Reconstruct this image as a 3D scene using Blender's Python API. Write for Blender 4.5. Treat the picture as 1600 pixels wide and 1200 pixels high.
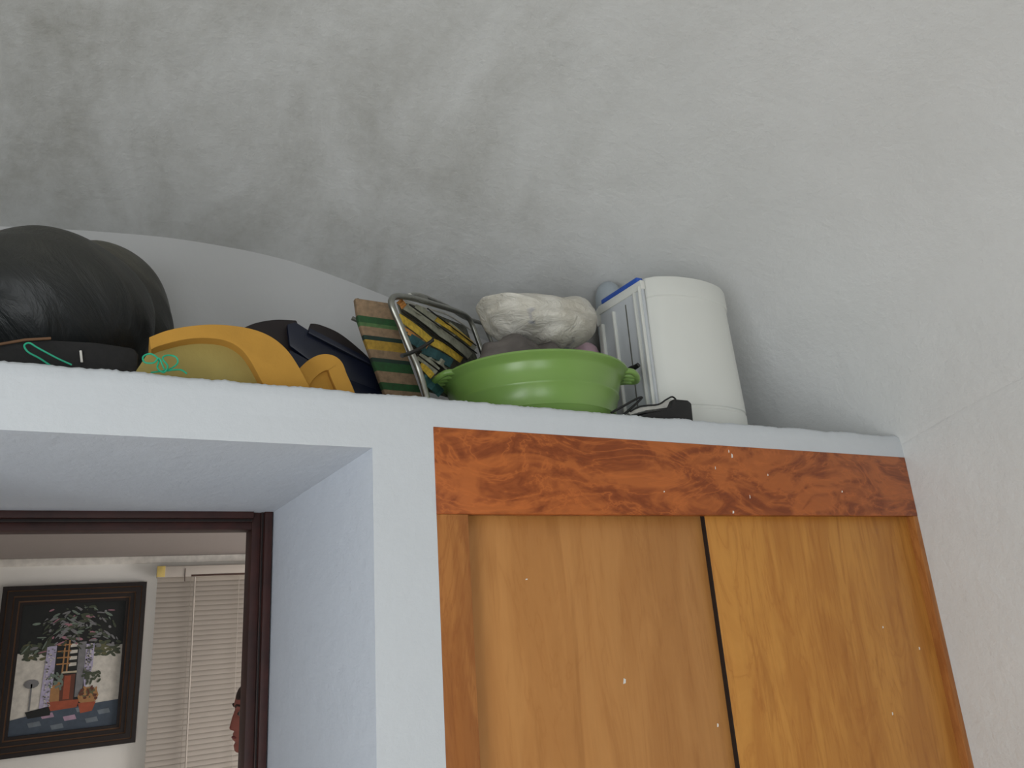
import bpy, bmesh, math, random
from mathutils import Vector, Matrix, noise
random.seed(7)
for o in list(bpy.data.objects): bpy.data.objects.remove(o)
SC = bpy.context.scene
COL = SC.collection

# ------------------------------------------------------------------ camera
CAMZ = 1.6
FPX = 1172.394
R = ((0.86977201, 0.08780556, 0.48557886), (-0.48880241, 0.28810289, 0.82344941), (-0.06759324, -0.95356537, 0.2935034))
cd = bpy.data.cameras.new('camera'); cam = bpy.data.objects.new('camera', cd); COL.objects.link(cam)
cd.sensor_width = 36; cd.lens = FPX / 1600 * 36; cd.clip_start = 0.02
cam.matrix_world = Matrix(((R[0][0], -R[0][1], -R[0][2], 0), (R[1][0], -R[1][1], -R[1][2], 0), (R[2][0], -R[2][1], -R[2][2], CAMZ), (0, 0, 0, 1)))
SC.camera = cam

def ray(px, py):
    v = (px - 800, py - 600, FPX)
    return Vector([sum(R[i][k] * v[k] for k in range(3)) for i in range(3)]).normalized()
def at(px, py, Y):                      # point seen at a pixel, standing at depth Y
    r = ray(px, py); r = r * (Y / r.y); return Vector((r.x, r.y, r.z + CAMZ))
def onpl(px, py, p0, n):                # point seen at a pixel, lying in a plane
    r = ray(px, py); o = Vector((0, 0, CAMZ)); t = (p0 - o).dot(n) / r.dot(n); return o + r * t

# ------------------------------------------------------------------ light
w = bpy.data.worlds.new('world'); SC.world = w; w.use_nodes = True
w.node_tree.nodes['Background'].inputs[0].default_value = (0.75, 0.85, 1, 1)
w.node_tree.nodes['Background'].inputs[1].default_value = 0.6
def area(name, loc, target, sx, sy, power, col):
    l = bpy.data.lights.new(name, 'AREA'); l.shape = 'RECTANGLE'; l.size = sx; l.size_y = sy; l.energy = power; l.color = col
    o = bpy.data.objects.new(name, l); COL.objects.link(o); o.location = loc
    o.rotation_euler = (Vector(target) - Vector(loc)).to_track_quat('-Z', 'Y').to_euler(); return o
area('window_daylight', (-0.7, -2.36, 1.02), (0.1, 2, 1.25), 1.2, 1.8, 29, (0.95, 0.98, 1.0))
area('added_left_lamp', (-1.73, -0.55, 1.02), (1, -0.15, 1.25), 1.2, 1.8, 43, (0.95, 0.98, 1.0))  # added lamp at the left wall, brightens the right wall and reveal
area('added_side_room_lamp', (2.4, 3.2, 1.1), (0, 3.6, 1.2), 0.9, 1.3, 28, (1.0, 0.95, 0.92))  # added lamp with no window, lights the next room from its right
SC.view_settings.view_transform = 'Standard'; SC.view_settings.look = 'None'
SC.view_settings.gamma = 1; SC.view_settings.exposure = 0.0
SC.view_settings.use_curve_mapping = False

# ------------------------------------------------------------------ materials
def lin(c):
    return tuple((x / 255 / 12.92 if x / 255 <= 0.04045 else ((x / 255 + 0.055) / 1.055) ** 2.4) for x in c) + (1,)
class NT:
    def __init__(s, name):
        s.m = bpy.data.materials.new(name); s.m.use_nodes = True; s.t = s.m.node_tree
        s.b = s.t.nodes['Principled BSDF']
    def n(s, typ, **k):
        x = s.t.nodes.new(typ)
        for a, v in k.items(): setattr(x, a, v)
        return x
    def l(s, a, b): s.t.links.new(a, b)
    def coords(s, scale=(1, 1, 1), rot=(0, 0, 0), which='Object'):
        tc = s.n('ShaderNodeTexCoord'); mp = s.n('ShaderNodeMapping')
        mp.inputs['Scale'].default_value = scale; mp.inputs['Rotation'].default_value = rot
        s.l(tc.outputs[which], mp.inputs[0]); return mp.outputs[0]
    def noise(s, co, scale, detail=4, rough=0.55, dist=0):
        x = s.n('ShaderNodeTexNoise'); x.inputs['Scale'].default_value = scale; x.inputs['Detail'].default_value = detail
        x.inputs['Roughness'].default_value = rough; x.inputs['Distortion'].default_value = dist; s.l(co, x.inputs['Vector']); return x.outputs['Fac']
    def ramp(s, fac, stops, interp='LINEAR'):
        x = s.n('ShaderNodeValToRGB'); x.color_ramp.interpolation = interp
        e = x.color_ramp.elements
        while len(e) < len(stops): e.new(0.5)
        for i, (p, c) in enumerate(stops): e[i].position = p; e[i].color = c if len(c) == 4 else tuple(c) + (1,)
        s.l(fac, x.inputs[0]); return x.outputs[0]
    def mix(s, fac, a, b, mode='MIX'):
        x = s.n('ShaderNodeMix', data_type='RGBA', blend_type=mode)
        for sock, v in ((x.inputs[0], fac), (x.inputs[6], a), (x.inputs[7], b)):
            if isinstance(v, (int, float)): sock.default_value = v
            elif isinstance(v, tuple): sock.default_value = v
            else: s.l(v, sock)
        return x.outputs[2]
    def math(s, op, a, b=0.0, c=0.0):
        x = s.n('ShaderNodeMath', operation=op)
        for i, v in enumerate((a, b, c)):
            if isinstance(v, (int, float)): x.inputs[i].default_value = v
            else: s.l(v, x.inputs[i])
        return x.outputs[0]
    def bump(s, h, strength, dist=0.01):
        x = s.n('ShaderNodeBump'); x.inputs['Strength'].default_value = strength; x.inputs['Distance'].default_value = dist
        s.l(h, x.inputs['Height']); s.l(x.outputs[0], s.b.inputs['Normal'])
    def col(s, v):
        if isinstance(v, tuple): s.b.inputs['Base Color'].default_value = v
        else: s.l(v, s.b.inputs['Base Color'])
    def rough(s, v): s.b.inputs['Roughness'].default_value = v
M = {}
def simple(name, c, rough=0.5, metal=0, nscale=30, var=0.12, bump=0.0, bscale=60):
    k = NT(name); co = k.coords(); f = k.noise(co, nscale)
    lc = lin(c); a = tuple(x * (1 - var) for x in lc[:3]) + (1,); b = tuple(min(1, x * (1 + var)) for x in lc[:3]) + (1,)
    k.col(k.ramp(f, [(0.3, a), (0.7, b)])); k.rough(rough); k.b.inputs['Metallic'].default_value = metal
    if bump: k.bump(k.noise(co, bscale, 5), bump, 0.005)
    M[name] = k.m; return k

def plaster(name, c, dirt=0.0, dirtc=(120, 118, 110), bump=0.35, streak=False):
    k = NT(name); co = k.coords(); base = lin(c)
    f = k.noise(co, 1.7, 5, 0.6)
    colr = k.ramp(f, [(0.3, tuple(x * 0.955 for x in base[:3]) + (1,)), (0.7, base)])
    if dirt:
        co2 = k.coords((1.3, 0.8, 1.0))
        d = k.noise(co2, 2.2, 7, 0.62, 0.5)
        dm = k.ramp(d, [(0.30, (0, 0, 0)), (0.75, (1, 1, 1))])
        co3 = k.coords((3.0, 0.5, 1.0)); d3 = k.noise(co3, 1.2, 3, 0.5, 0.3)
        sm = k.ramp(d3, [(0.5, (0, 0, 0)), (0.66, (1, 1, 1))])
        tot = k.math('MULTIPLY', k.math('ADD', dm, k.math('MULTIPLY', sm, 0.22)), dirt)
        # the grey stain is strongest low on the vault, towards the inner wall
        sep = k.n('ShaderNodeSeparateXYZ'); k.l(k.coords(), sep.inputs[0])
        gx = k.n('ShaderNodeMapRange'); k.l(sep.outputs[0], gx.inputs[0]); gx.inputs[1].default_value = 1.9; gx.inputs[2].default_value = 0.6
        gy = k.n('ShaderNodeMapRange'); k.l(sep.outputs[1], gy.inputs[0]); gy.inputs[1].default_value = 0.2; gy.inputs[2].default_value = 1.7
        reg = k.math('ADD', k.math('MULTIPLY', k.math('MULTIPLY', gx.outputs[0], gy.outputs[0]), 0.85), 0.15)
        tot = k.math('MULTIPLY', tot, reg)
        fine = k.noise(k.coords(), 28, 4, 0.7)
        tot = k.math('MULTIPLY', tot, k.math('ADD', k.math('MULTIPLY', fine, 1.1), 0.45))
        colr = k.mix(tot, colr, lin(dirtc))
    k.col(colr); k.rough(0.9)
    cb = k.coords((1, 1, 1)) if not streak else k.coords((1.0, 0.5, 1.0))
    n1 = k.noise(cb, 45, 5, 0.65); n2 = k.noise(cb, 9, 3, 0.5)
    k.bump(k.math('ADD', k.math('MULTIPLY', n1, 0.5), k.math('MULTIPLY', n2, 0.9)), bump, 0.012)
    M[name] = k.m
plaster('plaster_front', (203, 207, 211), bump=0.25)
plaster('plaster_side', (217, 217, 209), bump=0.3)
plaster('plaster_back', (205, 205, 205), bump=0.2)
plaster('plaster_reveal_sky', (208, 214, 223), bump=0.5, streak=True)  # white plaster with the blue sky cast put into its colour
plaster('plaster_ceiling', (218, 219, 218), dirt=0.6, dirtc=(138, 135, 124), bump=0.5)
plaster('plaster_room', (238, 236, 230), bump=0.12)
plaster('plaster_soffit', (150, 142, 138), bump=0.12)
simple('floor_tile', (214, 206, 194), 0.5, nscale=4, var=0.15)

def wood(name, light, dark, vert=True, amt=1.0, rings=9, ns=2.2, rough=0.38):
    k = NT(name)
    sc = (3.2, 3.2, 0.55) if vert else (1.35, 2.5, 3.0)
    co = k.coords(sc)
    f = k.noise(co, ns, 5, 0.6, 0.9)
    r = k.math('PINGPONG', k.math('MULTIPLY', f, rings), 0.5)
    ring = k.ramp(r, [(0.0, (1, 1, 1)), (0.12, (0.35, 0.35, 0.35)), (0.5, (0, 0, 0))])
    patch = k.ramp(k.noise(co, ns * 1.6, 4, 0.6, 1.0), [(0.42, (0, 0, 0)), (0.56, (1, 1, 1))])
    fsc = (60, 60, 1.6) if vert else (1.6, 60, 60)
    fine = k.noise(k.coords(fsc), 1.6, 4, 0.6)
    la, da = lin(light), lin(dark)
    c = k.mix(k.math('MULTIPLY', patch, 0.55 * amt), la, da)
    c = k.mix(k.math('MULTIPLY', ring, 0.5 * amt), c, da if vert else tuple(min(1, x * 1.25) for x in la[:3]) + (1,))
    c = k.mix(k.math('MULTIPLY', fine, 0.35), c, tuple(x * 0.62 for x in la[:3]) + (1,))
    if vert:
        wis = k.ramp(k.noise(k.coords((13, 13, 1.3)), 2.0, 4, 0.6, 0.6), [(0.56, (0, 0, 0)), (0.68, (1, 1, 1))])
        c = k.mix(k.math('MULTIPLY', wis, 0.5 * amt), c, tuple(x * 0.8 for x in da[:3]) + (1,))
    k.col(c); k.rough(rough); k.b.inputs['Specular IOR Level'].default_value = 0.35
    k.bump(fine, 0.06, 0.003); M[name] = k.m
wood('pine_header', (178, 98, 46), (104, 40, 14), vert=False, rings=8, ns=2.5, amt=1.5)
wood('pine_door_pale', (196, 138, 78), (158, 98, 44), amt=0.55, rings=8, ns=1.6)
wood('pine_door', (206, 144, 68), (164, 96, 36), amt=0.8, rings=9, ns=1.9)
wood('pine_stile', (182, 120, 62), (138, 76, 32), amt=0.95, rings=9, ns=3.6)
simple('dark_gap', (30, 16, 8), 0.8)
simple('mahogany', (54, 22, 17), 0.6, nscale=14, var=0.4)
simple('mahogany_dark', (22, 11, 8), 0.65, nscale=14, var=0.3)
simple('white_paint', (228, 224, 216), 0.7)

def black_plastic():
    k = NT('black_bag_plastic'); co = k.coords((1, 1, 1))
    sp_ = k.n('ShaderNodeSeparateXYZ'); k.l(co, sp_.inputs[0])
    dx_ = k.math('ADD', sp_.outputs[0], 0.22); dz_ = k.math('ADD', sp_.outputs[2], 0.16)
    rad = k.math('SQRT', k.math('ADD', k.math('MULTIPLY', dx_, dx_), k.math('MULTIPLY', dz_, dz_)))
    cmb = k.n('ShaderNodeCombineXYZ'); k.l(k.math('MULTIPLY', rad, 6.0), cmb.inputs[0]); k.l(k.math('MULTIPLY', k.math('ARCTAN2', dz_, dx_), 0.55), cmb.inputs[1]); k.l(k.math('MULTIPLY', sp_.outputs[1], 2.5), cmb.inputs[2])
    n = k.noise(cmb.outputs[0], 2.2, 6, 0.62, 0.8)
    n2 = k.noise(co, 5, 3)
    dust = k.math('MULTIPLY', k.ramp(n, [(0.46, (0, 0, 0)), (0.72, (1, 1, 1))]), 0.5)
    sep = k.n('ShaderNodeSeparateXYZ'); k.l(co, sep.inputs[0])
    up = k.n('ShaderNodeMapRange'); k.l(sep.outputs[2], up.inputs[0]); up.inputs[1].default_value = 0.12; up.inputs[2].default_value = 0.5
    k.col(k.mix(k.math('MULTIPLY', k.math('ADD', dust, 0.35), up.outputs[0]), lin((26, 29, 30)), lin((128, 124, 110))))
    k.rough(0.52)
    k.bump(k.math('ADD', n, k.math('MULTIPLY', n2, 0.3)), 0.5, 0.03); M['black_bag_plastic'] = k.m
black_plastic()
simple('black_fabric', (30, 29, 29), 0.85, nscale=80, var=0.2, bump=0.3)
simple('brown_piping', (110, 78, 52), 0.7)
simple('teal_cord', (30, 170, 130), 0.5)
simple('foam', (184, 136, 54), 0.9, nscale=9, var=0.08, bump=0.15, bscale=140)
simple('foam_pale', (162, 146, 84), 0.9, nscale=7, var=0.1, bump=0.15, bscale=140)
simple('navy_plastic', (12, 20, 42), 0.42, nscale=6, var=0.15)
simple('maroon_black', (22, 10, 12), 0.5, nscale=6, var=0.15)
simple('aluminium_tube', (150, 150, 142), 0.32, 0.85, var=0.15)
simple('tube_grey', (112, 112, 104), 0.5, 0.3, var=0.2)
simple('webbing_yellow', (206, 172, 58), 0.85, nscale=90, var=0.25)
simple('webbing_teal', (40, 84, 88), 0.85, nscale=90, var=0.25)
simple('webbing_grey', (158, 158, 140), 0.85, nscale=60, var=0.2)
simple('webbing_orange', (190, 132, 66), 0.85, nscale=60, var=0.2)
simple('webbing_dark', (44, 46, 42), 0.9); simple('webbing_back', (92, 92, 80), 0.9, nscale=40, var=0.5)
simple('grey_cloth', (98, 92, 88), 0.9, nscale=12, var=0.35, bump=0.8, bscale=18)
simple('grey_film', (140, 138, 134), 0.6, nscale=10, var=0.3, bump=0.8, bscale=18)
simple('pink_plastic', (204, 172, 184), 0.5)
simple('pale_blue_plastic', (168, 177, 184), 0.4, var=0.06)
simple('blue_plastic', (42, 84, 176), 0.4, var=0.15)
simple('bin_white', (219, 220, 214), 0.45, nscale=3, var=0.02)
simple('bin_grey_white', (196, 200, 204), 0.45, nscale=3, var=0.03)
simple('black_gloss', (10, 10, 11), 0.45)
simple('light_grey', (196, 194, 186), 0.6)
simple('slat_cream', (200, 192, 182), 0.5, nscale=5, var=0.03)
simple('cord_white', (190, 182, 172), 0.6)
simple('cord_brown', (70, 48, 40), 0.6)
simple('bracket_yellow', (214, 190, 112), 0.5)
simple('skin', (150, 84, 72), 0.55, nscale=12, var=0.12)
simple('hair', (46, 28, 20), 0.6, nscale=50, var=0.4, bump=0.6, bscale=120)
simple('shirt_cloth', (96, 60, 60), 0.9)
simple('trouser_cloth', (40, 44, 58), 0.9)
simple('eye_white', (110, 100, 94), 0.3)
simple('lip', (120, 56, 54), 0.5)
simple('iron_dark', (24, 22, 20), 0.6)

def tub_mat():
    k = NT('green_plastic'); co = k.coords(); sep = k.n('ShaderNodeSeparateXYZ'); k.l(co, sep.inputs[0])
    k.col(k.mix(k.noise(co, 4, 3), lin((112, 150, 70)), lin((128, 158, 88)))); k.rough(0.3)
    k.b.inputs['Subsurface Weight'].default_value = 0.1
    k.b.inputs['Subsurface Radius'].default_value = (0.01, 0.02, 0.005); M['green_plastic'] = k.m
tub_mat()
def bag_white():
    k = NT('white_bag_plastic'); co = k.coords()
    b = k.mix(k.ramp(k.noise(co, 9, 4, 0.6), [(0.4, (0, 0, 0)), (0.65, (1, 1, 1))]), lin((226, 222, 212)), lin((204, 198, 184)))
    s = k.ramp(k.noise(co, 17, 2, 0.5), [(0.67, (0, 0, 0)), (0.78, (1, 1, 1))])
    k.col(k.mix(k.math('MULTIPLY', s, 0.6), b, lin((86, 100, 146)))); k.rough(0.5)
    k.bump(k.noise(k.coords((1, 1, 2)), 14, 6, 0.65, 1.5), 0.8, 0.02); M['white_bag_plastic'] = k.m
bag_white()
def stripes():
    k = NT('striped_fabric'); co = k.coords(); sep = k.n('ShaderNodeSeparateXYZ'); k.l(co, sep.inputs[0])
    v = k.math('DIVIDE', sep.outputs[2], 0.34)
    T, G, K, Y, D, O = lin((168, 140, 110)), lin((40, 96, 52)), lin((26, 62, 54)), lin((204, 164, 62)), lin((92, 132, 78)), lin((150, 120, 60))
    seq = [(0, T), (.1, G), (.18, T), (.36, G), (.42, T), (.51, G), (.585, K), (.615, T), (.68, Y), (.76, K), (.795, T), (.87, D), (.90, G), (.954, T)]
    c = k.ramp(v, seq, 'CONSTANT'); k.col(k.mix(k.math('MULTIPLY', k.noise(co, 70, 3), 0.8), c, lin((44, 40, 32)))); k.rough(0.9)
    M['striped_fabric'] = k.m
stripes()

# ------------------------------------------------------------------ mesh helpers
class MB:
    def __init__(s): s.v = []; s.f = []; s.mi = []; s.mats = []; s.cur = 0
    def mat(s, m):
        if m not in s.mats: s.mats.append(m)
        s.cur = s.mats.index(m); return s
    def add(s, vs, fs):
        n = len(s.v); s.v += [Vector(p) for p in vs]; s.f += [tuple(n + i for i in f) for f in fs]; s.mi += [s.cur] * len(fs); return s
    def box(s, a, b):
        (x0, y0, z0), (x1, y1, z1) = a, b
        return s.add([(x0, y0, z0), (x1, y0, z0), (x1, y1, z0), (x0, y1, z0), (x0, y0, z1), (x1, y0, z1), (x1, y1, z1), (x0, y1, z1)],
                     [(0, 3, 2, 1), (4, 5, 6, 7), (0, 1, 5, 4), (1, 2, 6, 5), (2, 3, 7, 6), (3, 0, 4, 7)])
    def prism(s, pts, off):             # closed polygon swept by a vector
        n = len(pts); off = Vector(off); p = [Vector(q) for q in pts]
        return s.add(p + [q + off for q in p], [tuple(range(n)), tuple(range(2 * n - 1, n - 1, -1))] + [(i, i + n, (i + 1) % n + n, (i + 1) % n) for i in range(n)])
    def tube(s, pts, r, n=10, closed=False, r2=None):
        pts = [Vector(p) for p in pts]; m = len(pts); vs = []; fs = []; up = Vector((0.13, 0.2, 1)).normalized(); prev = None
        for i, p in enumerate(pts):
            a = pts[(i - 1) % m] if (closed or i) else p; b = pts[(i + 1) % m] if (closed or i < m - 1) else p
            t = (b - a).normalized()
            if prev is None: u = t.cross(up).normalized()
            else: u = (prev - t * prev.dot(t)).normalized()
            prev = u; q = t.cross(u); rr = r if r2 is None else r + (r2 - r) * i / (m - 1)
            for k in range(n):
                an = 2 * math.pi * k / n; vs.append(p + (u * math.cos(an) + q * math.sin(an)) * rr)
        for i in range(m if closed else m - 1):
            j = (i + 1) % m
            for k in range(n): fs.append((i * n + k, i * n + (k + 1) % n, j * n + (k + 1) % n, j * n + k))
        if not closed: fs += [tuple(range(n - 1, -1, -1)), tuple((m - 1) * n + k for k in range(n))]
        return s.add(vs, fs)
    def lathe(s, prof, c, n=64, ex=1, ey=1):
        vs = [(c[0] + r * ex * math.cos(2 * math.pi * k / n), c[1] + r * ey * math.sin(2 * math.pi * k / n), c[2] + z) for r, z in prof for k in range(n)]
        return s.add(vs, [(i * n + k, i * n + (k + 1) % n, (i + 1) * n + (k + 1) % n, (i + 1) * n + k) for i in range(len(prof) - 1) for k in range(n)])
    def build(s, name, m=None, parent=None, smooth=40, bevel=0, origin=None, segs=2):
        me = bpy.data.meshes.new(name); base = WL.get(parent.name) if parent else Vector(origin) if origin is not None else basept(s.v)
        me.from_pydata([p - base for p in s.v], [], s.f); me.update()
        if s.mats:
            for q in s.mats: me.materials.append(M[q])
            for p, i in zip(me.polygons, s.mi): p.material_index = i
        else: me.materials.append(M[m])
        bm = bmesh.new(); bm.from_mesh(me); bmesh.ops.recalc_face_normals(bm, faces=bm.faces)
        if bevel:
            ed = [e for e in bm.edges if len(e.link_faces) == 2 and e.calc_face_angle(0) > 0.5]
            bmesh.ops.bevel(bm, geom=ed, offset=bevel, segments=segs, affect='EDGES', profile=0.5, clamp_overlap=True)
        if smooth:
            for f in bm.faces: f.smooth = True
            for e in bm.edges:
                if len(e.link_faces) == 2 and e.calc_face_angle(0) > math.radians(smooth): e.smooth = False
        bm.to_mesh(me); bm.free()
        o = bpy.data.objects.new(name, me); COL.objects.link(o)
        if parent: o.parent = parent
        else: o.location = base
        WL[o.name] = base; return o
WL = {}
def basept(v):
    return Vector(((min(p.x for p in v) + max(p.x for p in v)) / 2, (min(p.y for p in v) + max(p.y for p in v)) / 2, min(p.z for p in v)))
def tag(o, label, cat=None, group=None, kind=None):
    if label: o['label'] = label
    if cat: o['category'] = cat
    if group: o['group'] = group
    if kind: o['kind'] = kind
    return o
def thing(name, loc, label, cat, group=None):
    o = bpy.data.objects.new(name, None); COL.objects.link(o); o.empty_display_size = 0.05; o.location = loc; WL[o.name] = Vector(loc)
    return tag(o, label, cat, group)
def struct(o, label, cat='wall'):
    return tag(o, label, cat, None, 'structure')
def smoothpath(pts, k=6, closed=False):   # Catmull-Rom
    pts = [Vector(p) for p in pts]; n = len(pts); out = []
    for i in range(n if closed else n - 1):
        g = (lambda j: pts[j % n]) if closed else (lambda j: pts[max(0, min(n - 1, j))])
        a, b, c, d = g(i - 1), g(i), g(i + 1), g(i + 2)
        for q in range(k):
            t = q / k
            out.append(0.5 * ((2 * b) + (c - a) * t + (2 * a - 5 * b + 4 * c - d) * t * t + (3 * b - a - 3 * c + d) * t ** 3))
    if not closed: out.append(pts[-1])
    return out

# ------------------------------------------------------------------ the room
F = 1.4477          # front face of the closet wall
XR = 2.3045         # right wall
XL = -1.75
SH = 2.067          # top of the shelf
BW = 2.40           # inner wall under the vault
DX0, DX1, DT = -0.48, 0.511, 1.947   # door recess
WX0, WX1, WT = 0.6485, XR, 2.0       # wardrobe opening
struct(MB().box((XL - 0.1, -2.5, -0.1), (XR + 0.1, 4.3, 0)).build('floor', 'floor_tile', smooth=0), 'tiled floor of the room, below the picture', 'floor')
# front masonry: wall left of the door, pier between door and wardrobe, slab on top
b = MB()
b.box((XL, F, 0), (DX0, BW, DT)); b.box((DX1, F, 0), (WX0, BW, DT)); b.box((XL, F, DT), (WX0, BW, WT))
b.mat('plaster_front')
wf = b.build('wall_front', 'plaster_front', smooth=0)
struct(wf, 'white plastered pier between the door recess and the wooden wardrobe')
# reveal faces get rougher plaster, its colour tinted with the bluish sky light
wf.data.materials.append(M['plaster_reveal_sky'])
for p in wf.data.polygons:
    if abs(p.normal.x) > 0.9 or p.normal.z < -0.9: p.material_index = 1
# slab with a hand trowelled, slightly wavy front edge
b = MB(); nx = 700; rows = []
x0, x1 = XL, XR
def edgez(x): return SH + 0.0022 * abs(noise.noise(Vector((x * 70, 5, 1)))) + 0.002 * noise.noise(Vector((x * 130, 5, 1))) + 0.004 * noise.noise(Vector((x * 9, 0, 3))) + 0.0025 * noise.noise(Vector((x * 30, 2, 3))) + 0.004 * max(0, (x - 1.2)) + 0.004 * max(0, 0.3 - x)
for i in range(nx + 1):
    x = x0 + (x1 - x0) * i / nx; z = edgez(x); bot = DT if x < WX0 - 1e-6 else WT
    rows.append((x, z))
vs = []; fs = []
for x, z in rows:
    zb = WT
    vs += [(x, BW, SH), (x, F + 0.03, z), (x, F + 0.007, z - 0.001), (x, F + 0.001, z - 0.008), (x, F, z - 0.03), (x, F, zb), (x, BW, zb)]
for i in range(nx):
    a = i * 7; c = a + 7
    for k in range(7): fs.append((a + k, a + (k + 1) % 7, c + (k + 1) % 7, c + k))
fs.append(tuple(range(7))); fs.append(tuple(nx * 7 + k for k in range(6, -1, -1)))
b.add(vs, fs)
sl = b.build('trim_1', 'plaster_front', smooth=50)
sl.data.materials.append(M['plaster_reveal_sky'])
for p in sl.data.polygons:
    if p.normal.z < -0.9: p.material_index = 1
struct(sl, 'white plastered high shelf above the door recess and the wardrobe', 'shelf')

# back wall (lunette) with the door hole, ceiling vault, side walls
PROF = [(-1.75, 1.9), (-1.74, 2.08), (-1.66, 2.22), (-1.45, 2.36), (-1.15, 2.52), (-0.75, 2.67), (-0.5, 2.74), (-0.276, 2.782), (-0.118, 2.806), (0.144, 2.834), (0.339, 2.838), (0.506, 2.83), (0.66, 2.806), (0.897, 2.749), (1.2, 2.66), (1.5, 2.555), (1.8, 2.43), (2.03, 2.30), (2.17, 2.15), (2.25, 1.98), (2.287, 1.81), (2.3035, 1.65)]
PR = smoothpath([(x, 0, z) for x, z in PROF], 6)
def gy(y):
    t = (y + 0.2) / (BW + 0.2); return 0.62 * (1 - abs(t) ** 2.2)
b = MB(); ny = 60; n = len(PR); vs = []
Y0 = -2.5
for j in range(ny + 1):
    y = BW + 0.005 + (Y0 - BW) * j / ny
    for p in PR: vs.append((p.x, y, p.z + gy(y)))
fs = [(j * n + i, j * n + i + 1, (j + 1) * n + i + 1, (j + 1) * n + i) for j in range(ny) for i in range(n - 1)]
b.add(vs, fs); ce = b.build('ceiling', 'plaster_ceiling', smooth=80, origin=(0, 0, 0))
struct(ce, 'grey stained plaster vault curving down over the high shelf', 'ceiling')
bk = MB()
bk.box((XL, BW, 0), (DX0 - 0.02, BW + 0.12, 1.95)); bk.box((0.52, BW, 0), (XR, BW + 0.12, 1.95)); bk.box((XL, BW, 1.95), (XR, BW + 0.12, 3.1))
struct(bk.build('wall_back', 'plaster_back', smooth=0), 'white wall behind the high shelf, under the vault')
struct(MB().box((XR, -2.5, 0), (XR + 0.12, BW + 0.12, 3.1)).build('wall_right', 'plaster_ceiling', smooth=0, origin=(0, 0, 0)), 'off-white plaster wall to the right of the wardrobe')
struct(MB().box((XL - 0.12, -2.5, 0), (XL, -1.18, 3.1)).box((XL - 0.12, 0.08, 0), (XL, BW + 0.12, 3.1)).box((XL - 0.12, -1.18, 0), (XL, 0.08, 0.1)).box((XL - 0.12, -1.18, 1.95), (XL, 0.08, 3.1)).build('wall_left', 'plaster_side', smooth=0), 'plaster wall at the far left of the room')
b = MB()                                   # rear wall with a window hole behind the camera
b.box((XL, -2.5, 0), (-1.32, -2.42, 3.5)); b.box((-0.08, -2.5, 0), (XR, -2.42, 3.5)); b.box((-1.32, -2.5, 0), (-0.08, -2.42, 0.1)); b.box((-1.32, -2.5, 1.95), (-0.08, -2.42, 3.5))
struct(b.build('wall_rear', 'plaster_side', smooth=0), 'plaster wall behind the viewer')

# the room beyond the door
FY = 4.2
b = MB(); b.box((-1.7, FY, 0), (2.6, FY + 0.1, 2.6)); struct(b.build('wall_far', 'plaster_room', smooth=0), 'pale wall of the next room, carrying the picture and the blind')
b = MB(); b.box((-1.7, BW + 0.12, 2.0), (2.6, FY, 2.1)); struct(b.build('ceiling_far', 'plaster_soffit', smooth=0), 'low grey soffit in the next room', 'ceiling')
b = MB(); b.box((-1.8, BW + 0.12, 0), (-1.7, FY, 2.1)); b.box((2.6, BW + 0.12, 0), (2.7, FY, 2.1)); struct(b.build('wall_side', 'plaster_room', smooth=0), 'side walls of the next room')
# small cove under the soffit
b = MB(); b.box((-1.7, FY - 0.012, 1.965), (2.6, FY, 2.0)); struct(b.build('trim_2', 'white_paint', bevel=0.003), 'pale line where the wall of the next room meets the soffit', 'trim')

# ------------------------------------------------------------------ door frame
FRY = 2.335
d = thing('door_1', (0.01, FRY, 0), 'dark reddish-brown wooden door frame set deep in the plaster recess', 'door frame'); d['kind'] = 'structure'
def jamb(name, x0, x1, z0, z1, horiz, sgn=1):
    b = MB(); b.mat('mahogany')
    if horiz:
        b.box((x0, FRY, z1 - 0.024), (x1, FRY + 0.11, z1))                 # outer lip
        b.mat('mahogany_dark').box((x0, FRY + 0.014, z1 - 0.034), (x1, FRY + 0.10, z1 - 0.024))
        b.mat('mahogany').box((x0, FRY + 0.022, z0), (x1, FRY + 0.10, z1 - 0.034))
    else:
        if sgn > 0: xs = [(x1 - 0.022, x1, 0), (x1 - 0.030, x1 - 0.022, 0.014), (x0, x1 - 0.030, 0.022)]
        else: xs = [(x0, x0 + 0.022, 0), (x0 + 0.022, x0 + 0.030, 0.014), (x0 + 0.030, x1, 0.022)]
        for q, (a, c, dy) in enumerate(xs):
            b.mat('mahogany_dark' if q == 1 else 'mahogany').box((a, FRY + dy, z0), (c, FRY + 0.11, z1))
    return b.build(name, None, d, bevel=0.0015)
jamb('head_jamb', DX0 + 0.045, 0.452, 1.897, 1.952, True)
jamb('side_jamb', 0.452, 0.507, 0, 1.952, False, 1)
jamb('side_jamb', DX0 - 0.01, DX0 + 0.045, 0, 1.952, False, -1)

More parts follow.
